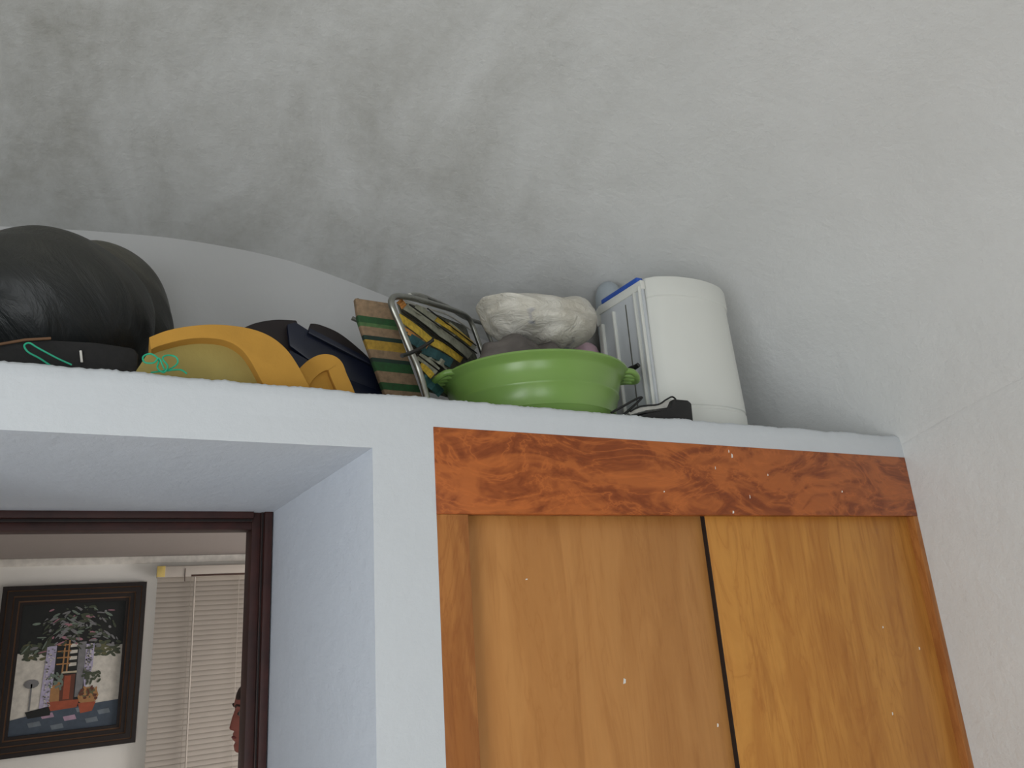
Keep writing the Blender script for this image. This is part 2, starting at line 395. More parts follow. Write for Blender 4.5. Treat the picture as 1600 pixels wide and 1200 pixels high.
# ------------------------------------------------------------------ wardrobe
wd = thing('wardrobe', ((WX0 + WX1) / 2, F + 0.2, 0), 'built-in pine wardrobe with two sliding doors under the high shelf', 'wardrobe')
HB = 1.6 + 0.342 * 0.62
def fleck(par, px, py, w, h, Y):
    b = MB()
    p = at(px, py, Y); b.prism([(p.x - w, Y, p.z - h), (p.x + w * 0.6, Y, p.z - h * 0.8), (p.x + w, Y, p.z + h * 0.5), (p.x - w * 0.3, Y, p.z + h)], (0, 0.002, 0)); b.build('paint_fleck', 'white_paint', par)
hd = MB().box((WX0, F - 0.002, HB), (WX1 - 0.001, F + 0.022, WT)).build('header_board', 'pine_header', wd, bevel=0.0015)
for a in ((1144, 712, .003, .006), (1139, 705, .0015, .004), (1316, 768, .003, .003), (1146, 800, .003, .004), (1038, 768, .002, .002), (1172, 776, .001, .005), (1200, 742, .0015, .003), (1118, 731, .001, .004)):
    fleck(hd, *a, F - 0.003)
st = MB().box((WX0, F + 0.0, 0), (0.722, F + 0.02, HB)).build('stile', 'pine_stile', wd, bevel=0.0015)
MB().box((WX1 - 0.022, F + 0.0, 0), (WX1 + 0.004, F + 0.074, HB)).build('stile', 'pine_stile', wd, bevel=0.0015)
dxl = at(1100, 808, F + 0.024).x
d1 = MB().box((0.70, F + 0.0365, 0.02), (dxl + 0.06, F + 0.055, HB + 0.01)).build('sliding_door', 'pine_door_pale', wd, bevel=0.001)
tag(d1, 'paler left sliding door')
d2 = MB().box((dxl, F + 0.024, 0.02), (WX1 - 0.02, F + 0.036, HB + 0.01)).build('sliding_door', 'pine_door', wd, bevel=0.001)
tag(d2, 'more orange right sliding door')
MB().box((dxl - 0.002, F + 0.0235, 0.02), (dxl + 0.001, F + 0.0362, HB + 0.01)).build('shaded_stained_edge', 'dark_gap', d2)  # edge shade and dark stain both put into the colour
for a in ((976, 1064, .004, .006), (823, 905, .003, .0015)): fleck(d1, *a, F + 0.035)
for a in ((1122, 1133, .002, .004), (1380, 980, .002, .003), (1437, 1013, .002, .004), (1395, 1115, .002, .004)): fleck(d2, *a, F + 0.0225)
MB().box((WX0, F + 0.075, 0.0), (WX1 - 0.001, F + 0.085, WT)).build('inner_panel', 'dark_gap', wd, bevel=0)

# ------------------------------------------------------------------ soft blobs
def icoverts(sub):
    bm = bmesh.new(); bmesh.ops.create_icosphere(bm, subdivisions=sub, radius=1)
    vs = [v.co.copy() for v in bm.verts]; fs = [tuple(v.index for v in f.verts) for f in bm.faces]; bm.free(); return vs, fs
def star(center, ells, wr, sub=6, zmin=None, k=14):
    c = Vector(center); dirs, fs = icoverts(sub); vs = []
    for dd in dirs:
        hs = []
        for (ec, er) in ells:
            e = Vector(er); o = c - Vector(ec); A = sum((dd[i] / e[i]) ** 2 for i in range(3)); B = 2 * sum(dd[i] * o[i] / e[i] ** 2 for i in range(3)); C = sum((o[i] / e[i]) ** 2 for i in range(3)) - 1
            D = B * B - 4 * A * C
            if D >= 0:
                t = (-B + math.sqrt(D)) / (2 * A)
                if t > 0: hs.append(t)
        m = max(hs) if hs else 0.02
        r = m + math.log(sum(math.exp((h - m) * k * 8) for h in hs)) / (k * 8) if hs else m
        p = c + dd * (r + wr(dd, c + dd * r))
        if zmin is not None and p.z < zmin: p.z = zmin + (p.z - zmin) * 0.02
        vs.append(p)
    return MB().add(vs, fs)

# black bag: two bulging lobes, folds running down to the lower right
ca = at(95, 465, 1.95); cb = at(175, 470, 2.10)
def wr_bag(dd, p):
    q = Vector((p.x * 4 + p.z * 5, p.y * 3, p.z * 22 + p.x * 12))
    return 0.008 * noise.noise(Vector((math.hypot(p.x + .2, p.z - 2.15) * 26, math.atan2(p.z - 2.15, p.x + .2) * 1.6, p.y * 5))) + 0.012 * noise.noise(p * 6)
pa = at(-40, 460, 1.95)
bag = star((ca.x - 0.02, 2.0, 2.33), [((-0.11, 1.92, 2.33), (0.235, 0.24, 0.192)), ((0.0, 2.11, 2.385), (0.188, 0.19, 0.238)), ((-0.32, 1.98, 2.28), (0.27, 0.25, 0.20))], wr_bag, 6, 2.174, 30)
tag(bag.build('garbage_bag', 'black_bag_plastic', smooth=180), 'big stuffed black plastic bag lying on the shelf, left of the yellow foam', 'bag')

# flat black case under the bag
cs = thing('flat_case', (-0.2, 1.9, SH), 'flat black soft case with brown edging squashed under the big black bag', 'case')
b = MB(); top = [at(-60, 560, 1.60), at(0, 545, 1.60), at(40, 538, 1.60), at(80, 535.5, 1.60), at(150, 539, 1.60), at(210, 548, 1.60), at(235, 560, 1.60), at(232, 585, 1.60)]
prof = [Vector((-0.62, 1.58, SH + 0.004)), Vector((-0.62, 1.58, 2.13))] + [Vector((min(p.x, 0.074), 1.58, max(SH + .004, min(p.z, 2.168)))) for p in top[:-1]] + [Vector((0.078, 1.58, SH + 0.004))]
b.prism(prof, (0, 0.62, 0)); b.build('case_body', 'black_fabric', cs, bevel=0.008)
MB().tube([(p.x, 1.578, min(p.z, 2.17) + 0.001) for p in top[:4]], 0.0028).build('piping', 'brown_piping', cs)
p = at(126, 548, 1.575); q = at(128, 566, 1.575); MB().tube([p, q], 0.0022, 6).build('tag', 'white_paint', cs)
# teal cords
def cord(pts, Y, label, name='teal_string'):
    P = smoothpath([at(x, y, Y + dy) for x, y, dy in pts], 6)
    return tag(MB().tube(P, 0.0017, 8).build(name, 'teal_cord'), label, 'cord')
cord([(112, 570, 0), (90, 560, 0), (60, 544, 0), (46, 536, 0), (38, 540, 0), (44, 550, 0), (62, 560, 0), (80, 572, 0)], 1.55, 'single loop of teal cord hanging over the flat black case')
cord([(236, 582, 0), (262, 578, .004), (277, 568, .006), (275, 558, .006), (262, 555, .004), (254, 560, 0), (262, 572, -.004), (256, 582, -.004), (246, 575, 0), (248, 562, .002), (236, 553, .004), (224, 557, .003), (226, 566, 0), (240, 567, -.002), (249, 560, -.003), (258, 578, 0), (270, 578, 0), (283, 578, .003), (292, 584, .003)], 1.50, 'tangled teal cord in front of the left end of the yellow foam')

# ------------------------------------------------------------------ yellow foam mattress
fm = thing('foam_mattress', (0.3, 1.75, SH), 'yellow foam mattress folded over on itself on the shelf edge', 'mattress')
FYY = 1.53
def px2(pts, Y): return [at(x, y, Y) for x, y in pts]
def arc(pts, k=6): return [p for p in smoothpath([(x, y, 0) for x, y in pts], k)]
outer = arc([(233, 527), (262, 516), (300, 509), (340, 507), (385, 512), (420, 524), (447, 545), (468, 575), (486, 610)])
inner = arc([(440, 640), (425, 622), (410, 598), (392, 565), (376, 545), (352, 532), (318, 528), (285, 531), (250, 540), (236, 546)])
band = [(p.x, p.y) for p in outer] + [(p.x, p.y) for p in inner]
b = MB(); b.prism(px2([(p.x, p.y) for p in outer] + [(495, 640)] + [(p.x, p.y) for p in inner], FYY), (0.02, 0.31, 0.0))
b.build('outer_layer', 'foam', fm, bevel=0.007, segs=3, smooth=50)
inn = px2([(p.x + 1, p.y + 1) for p in reversed(inner)] + [(212, 640), (212, 580), (228, 556)], FYY + 0.035)
b = MB(); b.prism(inn, (0.02, 0.26, 0)); o = b.build('inner_layer', 'foam_pale', fm, bevel=0.007, segs=3, smooth=50)
tag(o, 'paler inner layer of foam')
# curled end: a thick sheet bending over
path = smoothpath([at(x, y, FYY + 0.06) for x, y in ((470, 640), (470, 600), (486, 577), (506, 566), (522, 570), (530, 588), (542, 616), (548, 640))], 8)
b = MB(); vs = []; th = 0.019
for i, p in enumerate(path):
    a = path[max(0, i - 1)]; c = path[min(len(path) - 1, i + 1)]; t = (c - a).normalized(); nn = Vector((-t.z, 0, t.x)); nn.normalize()
    vs.append((p + nn * th, p - nn * th))
poly = [a for a, _ in vs] + [c for _, c in reversed(vs)]
m = len(vs); V = []; Fc = []
for (a, c) in vs: V += [a, c, a + Vector((.02, .21, 0)), c + Vector((.02, .21, 0))]
for i in range(m - 1):
    q = 4 * i; r = q + 4; Fc += [(q, q + 1, r + 1, r), (q + 2, r + 2, r + 3, q + 3), (q, r, r + 2, q + 2), (q + 1, q + 3, r + 3, r + 1)]
Fc += [(0, 2, 3, 1), (4 * m - 4, 4 * m - 3, 4 * m - 1, 4 * m - 2)]
b.add(V, Fc); b.prism([c + Vector((0, .012, 0)) for _, c in vs], (0.02, 0.19, 0)); b.build('curled_end', 'foam', fm, bevel=0.006, segs=3, smooth=60)

# ------------------------------------------------------------------ navy case with dark rim
nv = thing('plastic_case', (0.55, 1.9, SH), 'dark navy plastic case with a notched maroon-black rim, tilted behind the yellow foam', 'case')
Yn = 1.88
b = MB(); b.prism(px2([(448, 506), (462, 502), (484, 516), (560, 556), (600, 578), (640, 596), (655, 625), (560, 625), (487, 566), (452, 540)], Yn), (0.03, 0.2, 0.0)); b.build('shell', 'navy_plastic', nv, bevel=0.006)
b = MB(); b.prism(px2([(484, 512), (560, 551), (640, 591), (640, 600), (560, 560), (482, 520)], Yn - 0.012), (0, 0.014, 0)); b.build('lip', 'navy_plastic', nv, bevel=0.002)
L = arc([(380, 512), (400, 504), (430, 499), (463, 500)]); b = MB(); b.prism(px2([(p.x, p.y) for p in L] + [(465, 504), (455, 545), (470, 560), (400, 545)], Yn + 0.015), (0.02, 0.16, 0)); b.build('rim', 'maroon_black', nv, bevel=0.003)
L = arc([(485, 505), (500, 507), (530, 520), (562, 545), (590, 572)]); b = MB(); b.prism(px2([(p.x, p.y) for p in L] + [(600, 590), (560, 566), (480, 520)], Yn + 0.015), (0.02, 0.16, 0)); b.build('rim', 'maroon_black', nv, bevel=0.003)
b = MB(); b.prism(px2([(452, 545), (520, 582), (600, 612), (655, 625), (655, 680), (440, 680)], Yn - 0.012), (0.02, 0.3, 0)); b.build('lower_shell', 'navy_plastic', nv, bevel=0.006)

# ------------------------------------------------------------------ striped folded fabric seat
sf = thing('folded_deckchair', (0.66, 1.76, SH), 'folded chair in green, tan and yellow striped fabric, leaning left of the metal-framed chair', 'chair')
Ys = 1.80
def slab(pts, Y, dv): return MB().prism(px2(pts, Y), dv)
slab([(555, 465), (608, 473), (668, 640), (618, 660), (570, 530), (560, 500)], Ys, (0.0, 0.02, 0)).build('fabric', 'striped_fabric', sf, bevel=0.004)
slab([(563, 505), (575, 500), (650, 660), (625, 670), (590, 580), (574, 540)], Ys + 0.022, (0.0, 0.02, 0)).build('fabric', 'striped_fabric', sf, bevel=0.004)
MB().tube(px2([(550, 497), (562, 503), (588, 570), (622, 650)], Ys + 0.035), 0.006, 8).build('side_rail', 'tube_grey', sf)
MB().tube(px2([(558, 467), (566, 500), (592, 572), (625, 655)], Ys + 0.006), 0.005, 8).build('side_rail', 'webbing_dark', sf)

# ------------------------------------------------------------------ folding chair with tube frame
A = at(614, 466, 1.66); Bq = at(742, 500, 2.12); Cq = at(672, 630, 1.68)
nn = (Bq - A).cross(Cq - A).normalized(); PC = A
def cp(x, y, off=0.0): return onpl(x, y, PC + nn * off * (1 if nn.y < 0 else -1), nn)
fc = thing('folding_chair', (0.8, 1.72, SH), 'folded metal tube garden chair with yellow, teal and grey webbing behind the green tub', 'chair')
fr = smoothpath([cp(*p) for p in ((668, 625), (655, 580), (640, 545), (625, 508), (613, 480), (612, 468), (621, 463), (645, 466), (680, 476), (715, 487), (730, 495), (738, 508), (748, 535), (762, 575), (775, 610))], 5)
MB().tube(fr, 0.0085, 12).build('back_frame', 'aluminium_tube', fc)
fr2 = smoothpath([cp(*p, -0.03) for p in ((640, 462), (652, 461), (668, 466), (700, 480), (728, 497), (760, 507), (785, 513), (800, 520), (812, 545))], 5)
MB().tube(fr2, 0.0075, 12).build('seat_frame', 'aluminium_tube', fc)
MB().tube(smoothpath([cp(*p, -0.03) for p in ((756, 508), (762, 520), (770, 540), (785, 580))], 4), 0.0075, 10).build('leg', 'aluminium_tube', fc)
MB().tube(smoothpath([cp(*p, 0.012) for p in ((628, 556), (650, 548), (676, 532))], 3), 0.005, 8).build('brace', 'iron_dark', fc)
MB().prism([cp(*p, 0.006) for p in ((641, 465), (656, 459), (668, 464), (672, 474), (660, 472))], nn * 0.01).build('hinge_plate', 'tube_grey', fc, bevel=0.002)
MB().tube(smoothpath([cp(*p, -0.012) for p in ((630, 470), (660, 480), (700, 492), (735, 515))], 4), 0.003, 8).build('spreader_bar', 'light_grey', fc)
MB().prism([cp(*p, -0.035) for p in ((622, 474), (640, 474), (728, 510), (760, 600), (700, 620), (665, 610))], nn * 0.004).build('backing', 'webbing_back', fc)
def strap(x0, y0, x1, y1, wd_, mat, off):
    wd_ *= 1.15
    b = MB(); L0 = Vector((x1 - x0, y1 - y0, 0)).normalized(); px_ = (-L0.y, L0.x); P = []; Q = []; k = 8
    for i in range(k + 1):
        t = i / k; x = x0 + (x1 - x0) * t; y = y0 + (y1 - y0) * t + 4 * math.sin(t * math.pi) * -0.5
        o_ = off + 0.004 * math.sin(t * math.pi * 4 + x0)
        P.append(cp(x + px_[0] * wd_, y + px_[1] * wd_, o_)); Q.append(cp(x - px_[0] * wd_, y - px_[1] * wd_, o_))
    n_ = nn * 0.0015; V = []
    for p, q in zip(P, Q): V += [p, q, p + n_, q + n_]
    Fs = []
    for i in range(k):
        a = 4 * i; c = a + 4; Fs += [(a, a + 1, c + 1, c), (a + 2, c + 2, c + 3, a + 3), (a, c, c + 2, a + 2), (a + 1, a + 3, c + 3, c + 1)]
    Fs += [(0, 2, 3, 1), (4 * k, 4 * k + 1, 4 * k + 3, 4 * k + 2)]
    return b.add(V, Fs).build('webbing_strap', mat, fc)
for a in ((622, 494, 672, 532, 4.5, 'webbing_yellow', -.006), (676, 534, 722, 562, 5, 'webbing_yellow', -.006), (632, 524, 668, 546, 6, 'webbing_teal', -.008), (662, 546, 706, 568, 6, 'webbing_teal', -.008),
          (634, 478, 690, 520, 5, 'webbing_grey', -.012), (648, 480, 712, 524, 5, 'webbing_grey', -.012), (690, 520, 735, 556, 5, 'webbing_grey', -.012), (700, 506, 742, 546, 4, 'webbing_grey', -.012),
          (682, 498, 738, 538, 3.5, 'webbing_yellow', -.005), (624, 510, 668, 542, 3, 'webbing_orange', -.01), (654, 556, 684, 580, 5, 'webbing_grey', -.01), (656, 570, 676, 588, 4, 'webbing_yellow', -.006), (672, 556, 700, 574, 4, 'webbing_grey', -.01), (660, 590, 690, 615, 6, 'webbing_teal', -.01), (623, 470, 632, 480, 4, 'webbing_orange', -.005)):
    strap(*a)
for s_ in ((628, 486, 730, 562), (640, 476, 745, 552), (668, 482, 744, 540), (640, 545, 700, 590)):
    MB().tube([cp(s_[0], s_[1], .001), cp((s_[0] + s_[2]) / 2, (s_[1] + s_[3]) / 2, -.002), cp(s_[2], s_[3], .001)], 0.0022, 6).build('dark_diagonal', 'iron_dark', fc)  # dark lines drawn along the gaps between the straps

# ------------------------------------------------------------------ green tub
TC = (1.086, 1.722, SH); tb = thing('wash_tub', TC, 'round bright green plastic wash tub with handles at the shelf edge', 'tub')
H = 0.185
prof = [(0.0, 0.0), (0.20, 0.0), (0.213, 0.006), (0.219, 0.035), (0.222, 0.038), (0.222, 0.043), (0.2215, 0.046), (0.232, 0.095), (0.2355, 0.099), (0.2355, 0.104), (0.234, 0.107), (0.2455, 0.158), (0.249, 0.165), (0.262, 0.172), (0.268, 0.178), (0.267, 0.184), (0.262, 0.185), (0.250, 0.178), (0.243, 0.165), (0.229, 0.1), (0.213, 0.02), (0.2, 0.008), (0, 0.008)]
MB().lathe([(q, z * 0.88) for q, z in prof], TC, 96).build('basin', 'green_plastic', tb, smooth=45)
for ang in (math.radians(172), math.radians(-30)):
    dv = Vector((math.cos(ang), math.sin(ang), 0)); tv = Vector((-dv.y, dv.x, 0)); c = Vector(TC) + dv * 0.252
    P = smoothpath([c + tv * a + dv * r + Vector((0, 0, z * .9 + .004)) for a, r, z in ((-.055, -.004, .17), (-.05, .02, .168), (-.03, .036, .16), (0, .042, .155), (.03, .036, .16), (.05, .02, .168), (.055, -.004, .17))], 5)
    b = MB().tube(P, 0.0085, 10)
    for a in (-.03, 0, .03): b.tube([c + tv * a + dv * 0 + Vector((0, 0, .152)), c + tv * a + dv * .034 + Vector((0, 0, .146))], 0.006, 8)
    b.build('handle', 'green_plastic', tb)

# things in and behind the tub
def wr_cloth(a): return lambda dd, p: a * noise.noise(p * 14) + a * 0.5 * noise.noise(Vector((p.x * 30, p.y * 20, p.z * 50)))
ob = star((1.14, 1.78, 2.2), [((1.06, 1.79, 2.23), (0.13, 0.12, 0.15)), ((1.17, 1.80, 2.23), (0.13, 0.1, 0.145))], wr_cloth(0.02), 5, SH + 0.012).build('cloth_bundle', 'grey_cloth', smooth=180)
tag(ob, 'dark grey cloth bundle in the green tub, under the white bag', 'cloth')
# white bag
wp = px2([(757, 464), (780, 466), (830, 467), (862, 473), (895, 472), (918, 488), (927, 505), (922, 528), (905, 541), (885, 545), (868, 549), (845, 540), (830, 529), (800, 520), (782, 506), (770, 490), (762, 475)], 1.80)
cx = sum(p.x for p in wp) / len(wp) + 0.01; cz = sum(p.z for p in wp) / len(wp)
def outline_blob(poly, Y, depth, sub, wr, dirt=None):
    # cushion whose frontal outline is the given polygon; thickness tapers towards the edge
    c = Vector((sum(p.x for p in poly) / len(poly), Y, sum(p.z for p in poly) / len(poly))); P = smoothpath(poly, 6, True); n_ = len(P); rings = 14; V = []; Fs = []
    for j in range(-rings, rings + 1):
        ph = math.pi / 2 * j / rings; s_ = math.cos(ph) ** 0.6 if abs(j) < rings else 0.0; yy = math.sin(ph) * depth
        for p in P:
            q = Vector((c.x + (p.x - c.x) * s_, Y + yy, c.z + (p.z - c.z) * s_)); q.x *= 1; 
            if 0 < s_ : q = q + wr(None, q) * (q - c).normalized()
            V.append(q)
    for j in range(2 * rings):
        for i in range(n_): Fs.append((j * n_ + i, j * n_ + (i + 1) % n_, (j + 1) * n_ + (i + 1) % n_, (j + 1) * n_ + i))
    return MB().add(V, Fs)
ob = outline_blob(wp, 1.82, 0.13, 5, lambda d_, p: 0.004 * noise.noise(p * 25) + 0.006 * noise.noise(Vector((p.x * 14, p.y * 18, p.z * 34)))).build('plastic_bag', 'white_bag_plastic', smooth=180)
tag(ob, 'crumpled white plastic bag with faint blue print, above the green tub', 'bag')
gp = px2([(898, 500), (925, 494), (945, 508)], 2.07); gx0, gx1 = gp[0].x - .02, gp[2].x - .035
ob = outline_blob(gp + [Vector((gx1 + .02, 2.07, 2.4)), Vector((gx1 + .02, 2.07, SH + .03)), Vector((gx1 - .02, 2.07, SH + .004)), Vector((gx0 - .02, 2.07, SH + .004)), Vector((gx0 - .05, 2.07, SH + .05)), Vector((gx0 - .03, 2.07, 2.4))], 2.07, 0.07, 5, lambda d_, p: 0.005 * noise.noise(p * 22)).build('plastic_bag', 'grey_film', smooth=180)
tag(ob, 'grey translucent bag standing in the gap between the white bag and the white bin', 'bag')
pk = MB(); p = at(913, 550, 1.93); pk.lathe([(0, .028), (.018, .027), (.032, .022), (.043, .010), (.048, -.008), (.049, -.05), (.046, SH - p.z + .004), (.04, SH - p.z), (0, SH - p.z)], (p.x, p.y, p.z), 32)
tag(pk.build('pink_bottle', 'pink_plastic'), 'pale pink rounded plastic bottle peeking over the right of the green tub', 'bottle')
pn = thing('frying_pan', (1.22, 2.04, SH), 'small pan whose black handle sticks out behind the right rim of the green tub', 'pan')
e0 = at(974, 586, 1.68); e1 = at(998, 570, 1.62)
MB().lathe([(0, 0), (.05, 0), (.065, .03), (.063, .03), (.048, .003), (0, .003)], (1.24, 2.05, SH), 40).build('pan_body', 'black_gloss', pn)
MB().tube(smoothpath([(1.29, 2.03, SH + .025), (1.36, 1.88, SH + .11), e0, e0 + (e1 - e0) * 0.8, e1], 5), 0.010, 10, r2=0.007).build('pan_handle', 'black_gloss', pn)

# ------------------------------------------------------------------ white bin
BY = 1.63
fl = at(1040, 648, BY); xl = fl.x
bt = thing('storage_bin', (xl + 0.19, BY + 0.2, SH), 'tall white plastic bin with a ribbed side and blue top strip, against the right wall', 'bin')
top_f = onpl(1009, 437, Vector((xl, 0, 0)), Vector((1, 0, 0))); 
ZT = top_f.z + 0.008
def footprint(s, k=0.0):
    # left side straight, front bowing towards the room, rounding into the right side
    pts = [(xl - 0.012 + 0.012 * s, BY + 0.27), (xl - 0.012 + .012 * s, BY + 0.02)]
    fr_ = [(0.0, 0.012), (0.025, -0.012), (0.08, -0.034), (0.15, -0.044), (0.22, -0.04), (0.29, -0.02), (0.34, 0.02), (0.368, 0.075), (0.375, 0.14), (0.372, 0.27)]
    sm = smoothpath([(xl + a * (1.06 - .06 * s) , BY + c, 0) for a, c in fr_], 5)
    return pts + [(p.x, p.y) for p in sm]
levels = [(SH, .0, .008), (SH + 0.006, .0, .004), (SH + .04, .05, .001), (SH + .085, .1, .0), (SH + .088, .1, .003), (SH + .094, .1, .003), (SH + .097, .12, 0), (ZT - 0.07, .95, 0), (ZT - .066, .95, -.004), (ZT - .012, 1, -.004), (ZT - .002, 1, .0), (ZT, 1, .008), (ZT - .004, 1, .02), (ZT - .05, 1, .02)]
b = MB(); V = []; Fs = []
fps = []
for z, s_, ins in levels:
    fp = footprint(s_); cx_ = xl + .17; cy_ = BY + .12
    lean = (1 - (z - SH) / (ZT - SH)) * 0.0
    fps.append([(cx_ + (x - cx_) * (1 - ins / .17) , cy_ + (y - cy_) * (1 - ins / .17), z) for x, y in fp])
n_ = len(fps[0])
for f_ in fps: V += f_
for j in range(len(fps) - 1):
    for i in range(n_): Fs.append((j * n_ + i, j * n_ + (i + 1) % n_, (j + 1) * n_ + (i + 1) % n_, (j + 1) * n_ + i))
Fs.append(tuple(range(n_))); Fs.append(tuple((len(fps) - 1) * n_ + i for i in range(n_)))
b.add(V, Fs); b.build('shell', 'bin_white', bt, smooth=40)
# ribbed side panel
PL = Vector((xl - 0.016, 0, 0)); NX = Vector((1, 0, 0))
def sp(x, y, off=0): return onpl(x, y, PL - NX * off, NX)
q = [sp(1004, 446), sp(938, 480), sp(965, 680), sp(1040, 680)]
yb, yf = q[1].y, BY + 0.01
b = MB(); zt = ZT - 0.012
b.box((xl - .02, yf, SH + 0.004), (xl - .010, yb, zt)); pnl = b.build('ribbed_side', 'bin_grey_white', bt, bevel=0.002)
b = MB()
for (y_, w_, h_) in ((yb - 0.012, .010, .07), (yf + 0.145, .008, .05), (yf + .034, .007, .03), (yf + .008, .006, .02)):
    b.box((xl - .030, y_ - w_ / 2, SH + .01), (xl - .018, y_ + w_ / 2, zt - h_))
b.build('rib', 'bin_white', pnl, bevel=0.002)
b = MB(); b.box((xl - .0215, yf + .084, SH + .01), (xl - .019, yf + .088, zt - .05)); b.build('groove', 'tube_grey', pnl)
b = MB(); b.box((xl - .024, yf - .002, zt - .03), (xl - .006, yb + .004, zt)); b.build('top_band', 'bin_white', bt, bevel=0.003)
b = MB(); b.box((xl - .026, yf + .012, zt - .001), (xl - .002, yb - .02, zt + .014)); b.build('blue_strip', 'blue_plastic', bt, bevel=0.002)
# pale blue dome behind
p = at(951, 462, 1.945); b = MB(); b.lathe([(0, .052), (.02, .047), (.038, .03), (.048, -.0), (.05, -.05), (.05, -.3), (.05, SH - p.z), (0, SH - p.z)], (p.x, p.y, p.z), 40)
tag(b.build('plastic_bottle', 'pale_blue_plastic'), 'pale blue rounded plastic top showing behind the left corner of the white bin', 'bottle')

# ------------------------------------------------------------------ black case with strap
bc = thing('shoulder_case', (1.27, 1.51, SH), 'small black case with thin strap lying in front of the white bin', 'case')
Yb = 1.475
b = MB(); b.prism([Vector((p.x, p.y, max(p.z, SH + .002))) for p in px2([(978, 652), (1010, 642), (1047, 637), (1053, 623), (1075, 625), (1081, 630), (1086, 675), (978, 675)], Yb)], (0.01, 0.07, 0)); b.build('case_body', 'black_gloss', bc, bevel=0.004)
MB().tube(smoothpath(px2([(955, 645), (975, 634), (995, 623), (1003, 621), (997, 628), (988, 636), (972, 650)], Yb + .02), 5), 0.0032, 8).build('strap', 'black_gloss', bc)
MB().tube(smoothpath(px2([(985, 643), (1000, 635), (1028, 632), (1040, 625), (1050, 620), (1056, 624)], Yb + .015), 5), 0.0024, 8).build('strap', 'black_gloss', bc)
b = MB(); b.prism(px2([(982, 645), (1000, 637), (1030, 633), (1049, 623), (1050, 636), (1010, 641), (985, 648)], Yb + .02), (0, .01, 0)); b.build('pale_flap', 'light_grey', bc)

# ------------------------------------------------------------------ picture on the far wall
FW = FY - 0.002
x0, x1, z0, z1 = -0.272, 0.314, 1.158, 1.876
pf = thing('framed_picture', ((x0 + x1) / 2, FW, z0), 'courtyard painting in a dark stepped wooden frame on the far wall', 'picture')
steps = [(0, .018, .030), (.018, .024, .022), (.024, .044, .034), (.044, .050, .022), (.050, .066, .028), (.066, .072, .018), (.072, .084, .020)]
sides = {'frame_rail': [], 'frame_stile': []}
def member(name, a, c, inx, inz):
    b = MB()
    for i, (s0, s1, h) in enumerate(steps):
        b.mat('brown_piping' if i in (1, 3, 5) else 'mahogany_dark')  # brown bands put the glints on the ridges into the colour
        A_, C_ = Vector(a), Vector(c); da = Vector(((1 if A_.x < C_.x else -1) if inx == 0 else inx, 0, (1 if A_.z < C_.z else -1) if inz == 0 else inz)); dc = Vector(((-1 if A_.x < C_.x else 1) if inx == 0 else inx, 0, (-1 if A_.z < C_.z else 1) if inz == 0 else inz))
        b.prism([A_ + da * s0, C_ + dc * s0, C_ + dc * s1, A_ + da * s1], (0, -h, 0))
    return b.build(name, None, pf, bevel=0.0)
member('frame_rail', (x0, FW, z1), (x1, FW, z1), 0, -1); member('frame_rail', (x0, FW, z0), (x1, FW, z0), 0, 1)
member('frame_stile', (x0, FW, z0), (x0, FW, z1), 1, 0); member('frame_stile', (x1, FW, z0), (x1, FW, z1), -1, 0)
for nm, c in (('pt_white', (206, 202, 192)), ('pt_dark', (14, 18, 16)), ('pt_green', (66, 74, 56)), ('pt_olive', (92, 92, 62)), ('pt_pink', (158, 112, 124)), ('pt_leaf', (110, 124, 112)), ('pt_lilac', (176, 170, 196)), ('pt_door', (96, 52, 36)), ('pt_wood', (166, 122, 76)), ('pt_pot', (158, 78, 50)), ('pt_slate', (66, 78, 92)), ('pt_slate2', (108, 118, 126)), ('pt_tile', (168, 140, 160)), ('pt_shadow', (120, 120, 122)), ('pt_cream', (198, 186, 160))):
    simple(nm, c, 0.6, nscale=40, var=0.15)
ix0, ix1, iz0, iz1 = x0 + .083, x1 - .083, z0 + .083, z1 - .083
IW, IH = ix1 - ix0, iz1 - iz0
pb = MB(); lay = [0]
def U(u, v, L): return Vector((ix0 + u * IW, FW - 0.004 - L * 0.0004, iz0 + (1 - v) * IH))
def pp(mat, pts, L): pb.mat(mat).add([U(u, v, L) for u, v in pts], [tuple(range(len(pts)))])
def ell(mat, u, v, ru, rv, L, rot=0, n=10):
    pp(mat, [(u + ru * math.cos(a) * math.cos(rot) - rv * math.sin(a) * math.sin(rot), v + ru * math.cos(a) * math.sin(rot) + rv * math.sin(a) * math.cos(rot)) for a in [2 * math.pi * i / n for i in range(n)]], L)
pp('pt_white', [(0, 0), (1, 0), (1, 1), (0, 1)], 0)
pp('pt_dark', [(0, 0), (1, 0), (1, .36), (.8, .38), (.6, .3), (.4, .32), (.2, .4), (0, .38)], 1)
for i in range(160): ell('pt_olive' if i % 3 == 0 else 'pt_green', random.uniform(.03, .97), .37 + random.uniform(-.05, .07), .03, .012, 2 + i * .005, random.uniform(-.6, .6))
pp('pt_dark', [(.30, .3), (.72, .3), (.64, .84), (.36, .84)], 3)
pp('pt_shadow', [(.30, .32), (.36, .32), (.36, .8), (.30, .8)], 3.2)
pp('pt_lilac', [(.27, .34), (.36, .34), (.35, .80), (.25, .82)], 4); pp('pt_lilac', [(.64, .34), (.72, .34), (.72, .52), (.66, .72), (.64, .6)], 4)
pp('pt_shadow', [(.57, .32), (.64, .32), (.64, .75), (.57, .75)], 4)
for u in (.43, .47): pp('pt_wood', [(u, .3), (u + .015, .3), (u + .01, .56), (u - .005, .56)], 5)
for v in (.33, .38, .43, .48): pp('pt_white', [(.49, v), (.56, v), (.56, v + .025), (.49, v + .028)], 5.1); pp('pt_wood', [(.37, v), (.5, v), (.5, v + .01), (.37, v + .01)], 5.2)
pp('pt_cream', [(.44, .545), (.57, .545), (.57, .56), (.42, .56)], 5.4)
